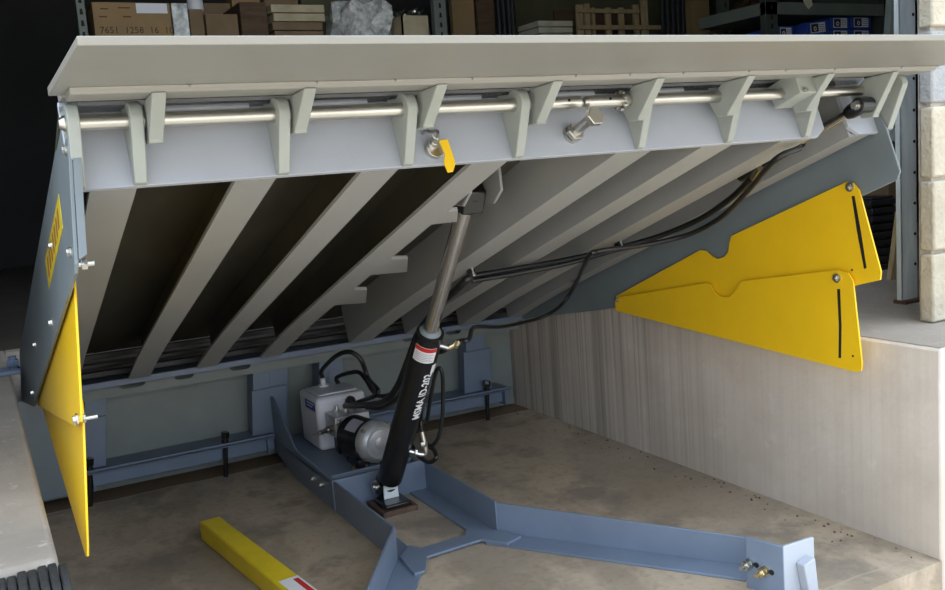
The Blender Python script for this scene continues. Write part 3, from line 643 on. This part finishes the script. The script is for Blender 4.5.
hose([onV(472, 276, -.02), onV(520, 268, -.016), onV(570, 259, -.016), onV(618, 248, -.018), onV(660, 236, -.02), onV(700, 219, -.02), onV(730, 199, -.02), onV(748, 182, -.014), onV(756, 174, -.006)], .0085, 'upper black hose clipped under the deck beams to lip cylinder')
hose([onV(472, 281, -.036), onV(520, 273, -.036), onV(570, 263, -.036), onV(616, 250, -.038), onV(655, 243, -.045), onV(690, 234, -.050), onV(720, 218, -.050), onV(745, 194, -.046), onV(775, 160, -.030), onV(800, 148, -.014)], .0075, 'lower black hose clipped under the deck beams sagging near the side plate')
for a, b, lb in ((471, 273, 'nearest the cylinder rod'), (619, 246, 'halfway along the beam hoses')):
    P = onV(a, b, -.012); 
    t = thing('hose_clip', 'small zinc hose clip under a deck beam, ' + lb, 'hose clip', P)
    obj('band', MB().lathe(P - Vector((.006, 0, 0)), P + Vector((.006, 0, 0)), [(0, .017), (1, .017)], 14), 'black', t)
    obj('clip_screw', MB().cyl(P + EU * .012 - EV * .006, P + EU * .012 + EV * .018, .0055, 10).hexnut(P + EU * .012 - EV * .014, P + EU * .012 - EV * .006, .008), 'zinc', t)
P = onV(757, 174, -.008)
# lip cylinder at the right
lc = thing('lip_cylinder', 'slim black lip cylinder pinned to the right end of the lip', 'hydraulic cylinder', dk(1.80, -.2, .02))
k0 = dk(1.838, .067, .047); k1 = on(770, 168, (1, 0, 0), (1.80, 0, 0))
k1 = dk(1.838, -.37, .036)
ka = (k0 - k1).normalized()
obj('barrel', MB().cyl(k1, k0 - ka * .20, .017, 20, ch=.003), 'black', lc)
obj('rod', MB().cyl(k0 - ka * .21, k0 - ka * .02, .0105, 16), 'chrome', lc)
cl = obj('rod_eye', MB().lathe(k0 - ka * .045, k0 + ka * .004, [(0, .015), (.3, .0185), (1, .0185)], 16).cyl(k0 - Vector((.016, 0, 0)), k0 + Vector((.026, 0, 0)), .0185, 20), 'black', lc)
obj('eye_pin', MB().cyl(k0 - Vector((.030, 0, 0)), k0 + Vector((.034, 0, 0)), .008, 12).lathe(k0 - Vector((.020, 0, 0)), k0 - Vector((.0165, 0, 0)), [(0, .011), (1, .011)], 14), 'zinc', lc)
obj('fitting', MB().hexnut(onV(753, 178, -.012), onV(760, 168, -.002), .011), 'brass', lc)

# ================================================================== LOOSE THINGS IN THE PIT
t0 = onZ(201, 540, 0); t1 = onZ(260, 590, 0); td = (t1 - t0).normalized(); tn = Vector((-td.y, td.x, 0)); tn = tn if tn.x > 0 else -tn
TW = .060; TWD = .066; TL_ = .80
tb = thing('safety_strut', 'yellow square steel safety strut lying on the pit floor', 'steel strut', t0 + td * .4 + tn * .03)
q0, q1 = t0, t0 + td * TL_
Zt = Vector((0, 0, TW))
strut = obj('square_tube', MB().hexa([q0, q1, q1 + tn * TWD, q0 + tn * TWD, q0 + Zt, q1 + Zt, q1 + tn * TWD + Zt, q0 + tn * TWD + Zt]), 'yellow_tube', tb, .007, bseg=3)
la = onZ(282, 586, TW); s0 = (la - q0).dot(td)
def ontop(s, o, z=TW + .0006): return q0 + td * s + tn * o + Vector((0, 0, z))
obj('label', MB().prism([ontop(s0 - .03, .008), ontop(s0 - .03, .062), ontop(s0 + .14, .062), ontop(s0 + .14, .008)], (0, 0, .0003)), 'white', strut)
obj('label_band', MB().prism([ontop(s0 - .015, .042), ontop(s0 - .015, .056), ontop(s0 + .13, .056), ontop(s0 + .13, .042)], (0, 0, .0008)), 'red', strut)
mb = MB(); rd = random.Random(3)
for k in range(70):
    y = -rd.uniform(.05, 2.0); x = 1.99 - abs(rd.gauss(0, .05)) ** 1.0; r_ = rd.uniform(.0015, .004)
    mb.lathe((x, y, 0), (x + r_ * .4, y, r_ * 1.2), [(0, r_), (.6, r_ * .9), (1, r_ * .3)], 5)
o = tag(obj('grit', mb, 'rust', kind='stuff'), 'dark grit and crumbs swept along the right pit wall', 'grit')
# hinge end on the left slab and dock bumper
bmpx0, bmpx1 = -.62, .010
bp_ = thing('dock_bumper', 'black laminated rubber dock bumper on the front of the left slab', 'dock bumper', ((bmpx0 + bmpx1) / 2, YF - .06, .10))
x = bmpx1
k = 0
while x > bmpx0:
    wd = .0118
    dy = random.uniform(-.004, .004); zt = D - .006 + random.uniform(-.004, .002); yb = YF - .115 + dy
    pf = [(YF - .0, .16), (yb, .16), (yb, zt - .05), (yb + .012, zt - .024), (yb + .035, zt - .006), (yb + .06, zt), (YF, zt)]
    obj('rubber_ply', MB().prism([(x, y, z) for y, z in pf], (-wd, 0, 0)), 'ribber', bp_, .0025)
    x -= wd + .0018; k += 1
obj('tie_rod', MB().cyl((bmpx0 + .005, YF - .05, .3), (bmpx1 + .012, YF - .05, .3), .01, 12), 'rust', bp_)
P = onZ(15, 372, D)
hb = thing('anchor_bracket', 'small blue grey anchor bracket on the edge of the left slab', 'bracket', (P.x, P.y, D))
obj('bracket_plate', MB().box(-.03, .028, P.y - .05, P.y + .05, D, D + .012), 'frame', hb, .002)
obj('bracket_stud', MB().cyl((.01, P.y, D + .01), (.01, P.y, D + .05), .012, 14).hexnut((.01, P.y, D + .02), (.01, P.y, D + .038), .02), 'frame', hb)

# ================================================================== BACKGROUND IN THE WAREHOUSE
def xr_(u, Y, v=22): return onY(u, v, Y).x
def zt_(u, v, Y): return onY(u, v, Y).z
def post(parent, u0, u1, Y, z1=2.9, mt='rack', ref=None):
    x0, x1 = xr_(u0, Y), xr_(u1, Y)
    p_ = obj('upright', MB().box(x0, x1, Y, Y + .05, D, z1), mt, parent, .003)
    xc = (x0 + x1) / 2; z = 1.60
    while z < 2.45:
        obj('slot', MB().prism([(xc - .009, Y - .0012, z), (xc + .009, Y - .0012, z), (xc + .006, Y - .0012, z + .03), (xc - .006, Y - .0012, z + .03)], (0, .0008, 0)), 'dark', p_); z += .06
YA = 2.0; ZA = 1.74
ra = thing('storage_rack', 'grey green storage rack behind the lip holding cardboard boxes', 'storage rack', (1.6, YA + .3, D))
post(ra, 78, 87, YA); post(ra, 435, 447, YA)
for z in (ZA - .05,):
    obj('shelf', MB().box(xr_(78, YA), xr_(447, YA), YA - .005, YA + .6, z, ZA), 'rack_dark', ra)
obj('shelf', MB().box(xr_(78, YA), xr_(447, YA), YA, YA + .6, 2.62, 2.66), 'rack_dark', ra)
obj('shelf', MB().box(xr_(78, YA), xr_(447, YA), YA, YA + .6, 1.0, 1.05), 'rack_dark', ra)
def crate(u0, u1, v0, Y, z0, dep, mt, name, label, cat, group=None, bev=.004, v=22):
    o = obj(name, MB().box(xr_(u0, Y, v), xr_(u1, Y, v), Y, Y + dep, z0, zt_((u0 + u1) / 2, v0, Y)), mt, None, bev)
    return tag(o, label, cat, group)
bx = thing('cardboard_box', 'brown cardboard box with white label and handwritten numbers on the rack', 'cardboard box', (xr_(133, YA), YA + .2, ZA))
xa, xb = xr_(94, YA), xr_(172, YA); ztop = zt_(133, 2, YA)
bb = obj('box_body', MB().box(xa, xb, YA + .01, YA + .45, ZA, ztop), 'card', bx, .004)
obj('label', MB().box(xr_(138, YA), xr_(169, YA), YA + .0085, YA + .0105, zt_(150, 13, YA), zt_(150, 3, YA)), 'white', bb)
mx_ = mat('marker_brown', (.07, .04, .02), .8)
for off_, tx_ in ((.025, '7651'), (.155, '1258'), (.285, '16'), (.365, '10')):
    text_mesh('handwriting', tx_, mx_, bb, lambda x, y: (xa + off_ + x, YA + .0092, zt_(120, 33, YA) + y), .05)
for a_, b_, v_ in ((100, 108, 17), (124, 132, 17), (102, 110, 9), (120, 132, 8)):
    obj('scribble', MB().box(xr_(a_, YA), xr_(b_, YA), YA + .0088, YA + .0094, zt_(a_, v_, YA), zt_(a_, v_, YA) + .006), mx_, bb)
crate(173, 189, 3, YA + .03, ZA, .4, 'wrap', 'wrapped_carton', 'grey film wrapped carton squeezed beside the labelled box', 'carton')
crate(190, 204, 9, YA + .05, ZA, .35, 'card2', 'carton', 'small dull carton under the white bag', 'carton')
o = obj('paper_bag', MB().lathe((xr_(197, YA + .2), YA + .2, zt_(197, 9, YA + .05)), (xr_(197, YA + .2), YA + .2, zt_(197, -8, YA + .05)), [(0, .035), (.2, .05), (.8, .045), (1, .02)], 12), 'white'); tag(o, 'white bag sitting on the small dull carton', 'bag')
crate(206, 238, 14, YA + .04, ZA, .4, 'card2', 'carton', 'wide brown carton between the white bag and dark carton', 'carton')
crate(241, 268, 2, YA + .06, ZA, .4, 'wood_dark', 'dark_box', 'dark brown box left of the flat board stack', 'box')
for k in range(7):
    ct_ = (zt_(299, 3, YA) - ZA) / 7; z = ZA + k * ct_
    o = obj('flat_carton', MB().box(xr_(273, YA) + random.uniform(0, .015), xr_(326, YA) + random.uniform(-.02, .01), YA + .02, YA + .42, z, z + ct_ * .9), 'card_pale' if k > 4 else 'card2', None, .003)
    tag(o, ORD[6 - k] + (' flat carton from the top of the stack on the rack, pale' if k > 4 else ' flat carton from the top of the stack on the rack, dull brown'), 'carton', 'pale flat cartons on top' if k > 4 else 'dull flat cartons below')
for k, (u0, u1, v0, mt_, lb) in enumerate(((204, 232, 3, 'card2', 'dull brown carton standing behind the small cartons'), (234, 262, -4, 'card', 'brown carton standing behind the dark brown box'), (266, 300, -6, 'card2', 'dull carton standing behind the flat carton stack'), (303, 343, -3, 'olive', 'olive carton standing behind the flat carton stack'))):
    crate(u0, u1, v0, YA + .475, ZA, .115, mt_, 'carton', lb, 'carton')
def lump(name, label, cat, c, r, mt, seed, amp=.22):
    rnd = random.Random(seed); bm = bmesh.new(); bmesh.ops.create_icosphere(bm, subdivisions=3, radius=1)
    mb = MB(); idx = {v: i for i, v in enumerate(bm.verts)}
    for v in bm.verts:
        q = v.co; f = max(abs(q.x), abs(q.y), abs(q.z)); q = q / f ** .7 * (1 + rnd.uniform(-amp, amp * .3))
        mb.v.append(Vector((c[0] + q.x * r[0], c[1] + q.y * r[1], c[2] + q.z * r[2])))
    mb.f = [tuple(idx[v] for v in f.verts) for f in bm.faces]; bm.free()
    zmin = min(v.z for v in mb.v)
    for v in mb.v: v.z += (c[2] - r[2]) - zmin
    return tag(obj(name, mb, mt), label, cat)
xa, xb = xr_(343, YA), xr_(400, YA)
lump('wrapped_bundle', 'crumpled clear film wrapped bundle on the rack', 'bundle', ((xa + xb) / 2, YA + .2, ZA + .215), ((xb - xa) / 2, .18, .215), 'wrap', 5)
cb_ = thing('open_carton', 'open pale carton full of shiny fittings beside the rack post', 'carton', (xr_(417, YA), YA + .2, ZA))
xa, xb = xr_(403, YA), xr_(431, YA); zc_ = zt_(417, 15, YA)
obj('carton_body', MB().box(xa, xb, YA + .02, YA + .03, ZA, zc_).box(xa, xa + .01, YA + .02, YA + .35, ZA, zc_).box(xb - .01, xb, YA + .02, YA + .35, ZA, zc_).box(xa, xb, YA + .34, YA + .35, ZA, zc_).box(xa, xb, YA + .02, YA + .35, ZA, ZA + .01), 'card_pale', cb_)
mb = MB()
for k in range(60):
    c = Vector((random.uniform(xa + .02, xb - .02), random.uniform(YA + .05, YA + .32), zc_ + random.uniform(-.02, .05))); d = Vector((random.uniform(-1, 1), random.uniform(-1, 1), random.uniform(-.3, .6))).normalized() * .035
    mb.cyl(c - d, c + d, .007, 6)
mb.box(xa + .012, xb - .012, YA + .035, YA + .335, ZA + .015, zc_ - .03)
obj('fittings', mb, 'zinc', cb_, kind='stuff')
# middle: boards and slatted crate on a long low bench
YB = 2.7; ZB = 1.70
rb = thing('wooden_shelf', 'long dark wooden shelf at the back of the warehouse', 'shelf', (2.6, YB + .3, D))
xa, xb = xr_(449, YB), xr_(764, YB)
obj('shelf_board', MB().box(xa, xb, YB - .05, YB + .75, ZB - .04, ZB), 'wood_dark', rb)
for x in (xa + .05, (xa + xb) / 2, xb - .05):
    obj('leg', MB().box(x - .03, x + .03, YB, YB + .06, D, ZB - .04), 'wood_dark', rb); obj('leg', MB().box(x - .03, x + .03, YB + .64, YB + .70, D, ZB - .04), 'wood_dark', rb)
crate(453, 475, -20, YB, ZB, .05, 'card', 'plywood_board', 'upright orange brown board beside the rack post', 'board')
crate(478, 495, -20, YB + .04, ZB, .05, 'wood_dark', 'dark_board', 'upright dark brown board beside the orange one', 'board')
for k, u in enumerate((499, 504, 509, 513)):
    o = obj('dark_tube', MB().cyl((xr_(u, YB + .1), YB + .1, ZB), (xr_(u, YB + .1), YB + .1, 2.5), .017, 10), 'crate'); tag(o, ORD[k] + ' thin black tube from the left, upright beside the olive board', 'tube', 'black tubes by the olive board')
crate(516, 692, -30, YB + .66, ZB, .03, 'olive', 'olive_board', 'big olive board behind the paper stack', 'board')
pt_ = (zt_(560, 20, YB + .05) - ZB) / 9
for k in range(9):
    z = ZB + k * pt_
    o = obj('paper_bundle', MB().box(xr_(541, YB) + random.uniform(-.02, .02), xr_(577, YB) + random.uniform(-.02, .02), YB + .05, YB + .35, z, z + pt_ * .9), 'paper', None, .006)
    tag(o, ORD[8 - k] + ' cream paper bundle from the top of the stack before the olive board', 'paper', 'cream paper bundles')
pc = thing('wooden_crate', 'pale slatted wooden crate right of the paper stack', 'crate', (xr_(620, YB), YB + .25, ZB))
for u0, u1, v0 in ((579, 585, 4), (587, 592, 3), (594, 597, 7), (608, 613, 7), (621, 626, 7), (636, 641, 4), (644, 650, -2)):
    obj('slat', MB().box(xr_(u0, YB), xr_(u1, YB), YB + .02, YB + .045, ZB, zt_(u0, v0, YB)), 'wood', pc, .002)
for v0, v1 in ((25, 29.5), (9, 13)):
    obj('rail', MB().box(xr_(578, YB), xr_(661 if v0 > 20 else 640, YB), YB, YB + .02, zt_(620, v1, YB), zt_(620, v0, YB)), 'wood', pc, .002)
obj('back_panel', MB().box(xr_(580, YB), xr_(655, YB), YB + .35, YB + .37, ZB, zt_(620, 3, YB)), 'wood_dark', pc)
for k, u in enumerate((663, 668, 673.5, 678.5, 683.5)):
    o = obj('dark_tube', MB().cyl((xr_(u, YB + .1), YB + .1, ZB), (xr_(u, YB + .1), YB + .1, 2.6), .02, 10), 'crate'); tag(o, ORD[k] + ' upright black tube to the right of the slatted crate', 'tube', 'black tubes by the crate')
crate(692, 710, -10, YB + .02, ZB, .3, 'card', 'tall_carton', 'tall brown carton right of the black tubes', 'carton')
for k, (ua, ub_) in enumerate(((712, 748), (722, 757))):
    a_, b_ = onY(ua, 40, YB - .1), onY(ub_, 0, YB - .1); d = (b_ - a_).normalized(); a_ = a_ - d * ((a_.z - ZB) / d.z); s_ = Vector((d.z, 0, -d.x)) * .02
    b_ = b_ + d * .25
    o = obj('leaning_plank', MB().prism([a_ - s_, b_ - s_, b_ + s_, a_ + s_], (0, .1, 0)), 'wood_dark', None, .003); tag(o, 'dark plank leaning right, ' + ('upper one' if k == 0 else 'lower one') + ' beside the tall carton', 'plank')
# right rack with blue cartons
YC = .9; ZC = zt_(830, 46, YC)
rc = thing('storage_rack', 'dark storage rack on the right holding blue cartons', 'storage rack', (xr_(830, YC), YC + .3, D))
post(rc, 766, 778, YC, mt='rack_dark'); post(rc, 722, 730, YC + .6, mt='rack_dark')
xa, xb = xr_(766, YC), xr_(884, YC)
obj('shelf', MB().box(xa, xb, YC, YC + .6, ZC - .04, ZC), 'rack_dark', rc)
zu = zt_(830, 15, YC)
obj('shelf', MB().box(xa, xb, YC, YC + .6, zu, zu + .075), 'rack', rc)
obj('upright', MB().box(xb - .02, xb + .03, YC + .02, YC + .6, D, 2.9), 'rack_dark', rc)
ic = 0
for (u0, u1, v0, z0v, tilt, lb) in ((781, 797, 25, None, 0, 'blue carton alone at the left end of the right rack'), (812, 833, 20, None, 8, 'tilted blue carton left of the stacked blue cartons'),
                            (834, 853.5, 28, None, 0, 'lower blue carton in the left stack'), (854.5, 875, 28, None, 0, 'lower blue carton in the right stack'),
                            (834, 853.5, 15.5, 28, 0, 'upper blue carton in the left stack'), (854.5, 875, 15, 28, 0, 'upper blue carton in the right stack')):
    z0 = ZC if z0v is None else zt_((u0 + u1) / 2, 28, YC) + .001
    z1 = zt_((u0 + u1) / 2, v0, YC); xa_, xb_ = xr_(u0, YC), xr_(u1, YC)
    c = thing('blue_carton', lb + ' with white label', 'carton', ((xa_ + xb_) / 2, YC + .15, z0), 'blue cartons on the right rack')
    body = obj('carton_body', MB().box(xa_, xb_, YC + .03, YC + .3, z0, z1 - .004), 'blue_card', c, .003)
    w_ = xb_ - xa_; hh = .062; zl = z1 - .012 - hh if v0 < 26 else z1 - .012 - hh
    zl = max(zl, z0 + .004)
    obj('label', MB().box(xa_ + w_ * .15, xa_ + w_ * .85, YC + .0285, YC + .0302, zl, z1 - .012), 'white', body)
    obj('label_patch', MB().box(xa_ + w_ * .18, xa_ + w_ * .52, YC + .0278, YC + .0284, zl + .006, z1 - .017), 'ink', body)
    cc = Vector((xa_ + w_ * .36, YC + .0275, (zl + z1 - .02) / 2)); mb = MB()
    for k in range(16):
        p1, p2 = [cc + Vector((math.cos(a), 0, math.sin(a))) * .014 for a in (2 * PI * k / 16, 2 * PI * (k + 1) / 16)]
        i1, i2 = [cc + Vector((math.cos(a), 0, math.sin(a))) * .007 for a in (2 * PI * k / 16, 2 * PI * (k + 1) / 16)]
        mb.add([p1, p2, i2, i1], [(0, 1, 2, 3)])
    obj('label_ring', mb, 'white', body)
    for k in range(4):
        obj('label_line', MB().box(xa_ + w_ * .56, xa_ + w_ * .82, YC + .0278, YC + .0284, zl + .010 + k * .012, zl + .013 + k * .012), 'ink', body)
    if tilt: c.rotation_euler.y = -math.radians(5)
tag(obj('paper_scrap', MB().prism([(onY(a, b, YC - .01)) for a, b in ((803, -2), (811, -3), (813, 5), (809, 9), (806, 5))], (0, .006, 0)), 'paper'), 'torn paper scrap hanging from the upper shelf over the blue cartons', 'paper')
for k in range(4):
    u = 889 + k * 4.2; YD = .2
    a_, b_ = onY(u - 1.5, 60, YD), onY(u + 3.5, -12, YD); d = (b_ - a_).normalized(); a_ = a_ - d * ((a_.z - D) / d.z)
    o = obj('leaning_sheet', MB().prism([a_, b_, b_ + Vector((.028, 0, 0)), a_ + Vector((.028, 0, 0))], (0, .04, 0)), 'pale_sheet', None, .002); tag(o, ORD[k] + ' pale green sheet from the left, standing beside the door track', 'sheet', 'pale sheets beside the door track')
# things on the dock floor seen past the side plate
for k in range(9):
    Y_ = -1.02; x0, x1 = xr_(871, Y_, 230), xr_(900, Y_, 230); z = D + k * .032
    o = obj('plastic_tray', MB().box(x0 + random.uniform(-.01, .01), x1, Y_, Y_ + .25, z, z + .022).box(x0 + .02, x1 - .02, Y_ + .012, Y_ + .24, z + .022, z + .032), 'crate', None, .003)
    tag(o, ORD[8 - k] + ' black plastic tray from the top of the stack behind the yellow guard', 'tray', 'stacked black trays')
a_, b_ = onY(891, 296, -1.22), onY(902, 212, -1.22); d = (b_ - a_).normalized(); a_ = a_ - d * ((a_.z - D) / d.z)
tag(obj('wooden_stake', MB().prism([a_ - Vector((.012, 0, 0)), b_ - Vector((.012, 0, 0)), b_ + Vector((.010, 0, 0)), a_ + Vector((.010, 0, 0))], (0, .02, 0)), 'wood', None, .001), 'thin wooden stake leaning against the stacked black trays', 'stake')
for k in range(3):
    Y_ = -.36 + k * .03; x0, x1 = xr_(850, Y_, 230), xr_(882 + 4 * k, Y_, 230)
    o = obj('grey_board', MB().box(x0, x1, Y_, Y_ + .018, D, zt_(865, 150 + 8 * k, Y_)), 'rack_dark', None, .002); tag(o, ORD[k] + ' dark grey board from the front, standing behind the black trays', 'board', 'dark boards behind the trays')
Y_ = -.9
crate(888, 902, 142, -.70, D + .0002, .28, 'card2', 'carton', 'brown carton seen between side plate and door track', 'carton', v=150)
crate(889, 901, 128, -.72, zt_(895, 141, -.72) , .02, 'white', 'white_card', 'white card above the brown carton by the door track', 'card', v=135)
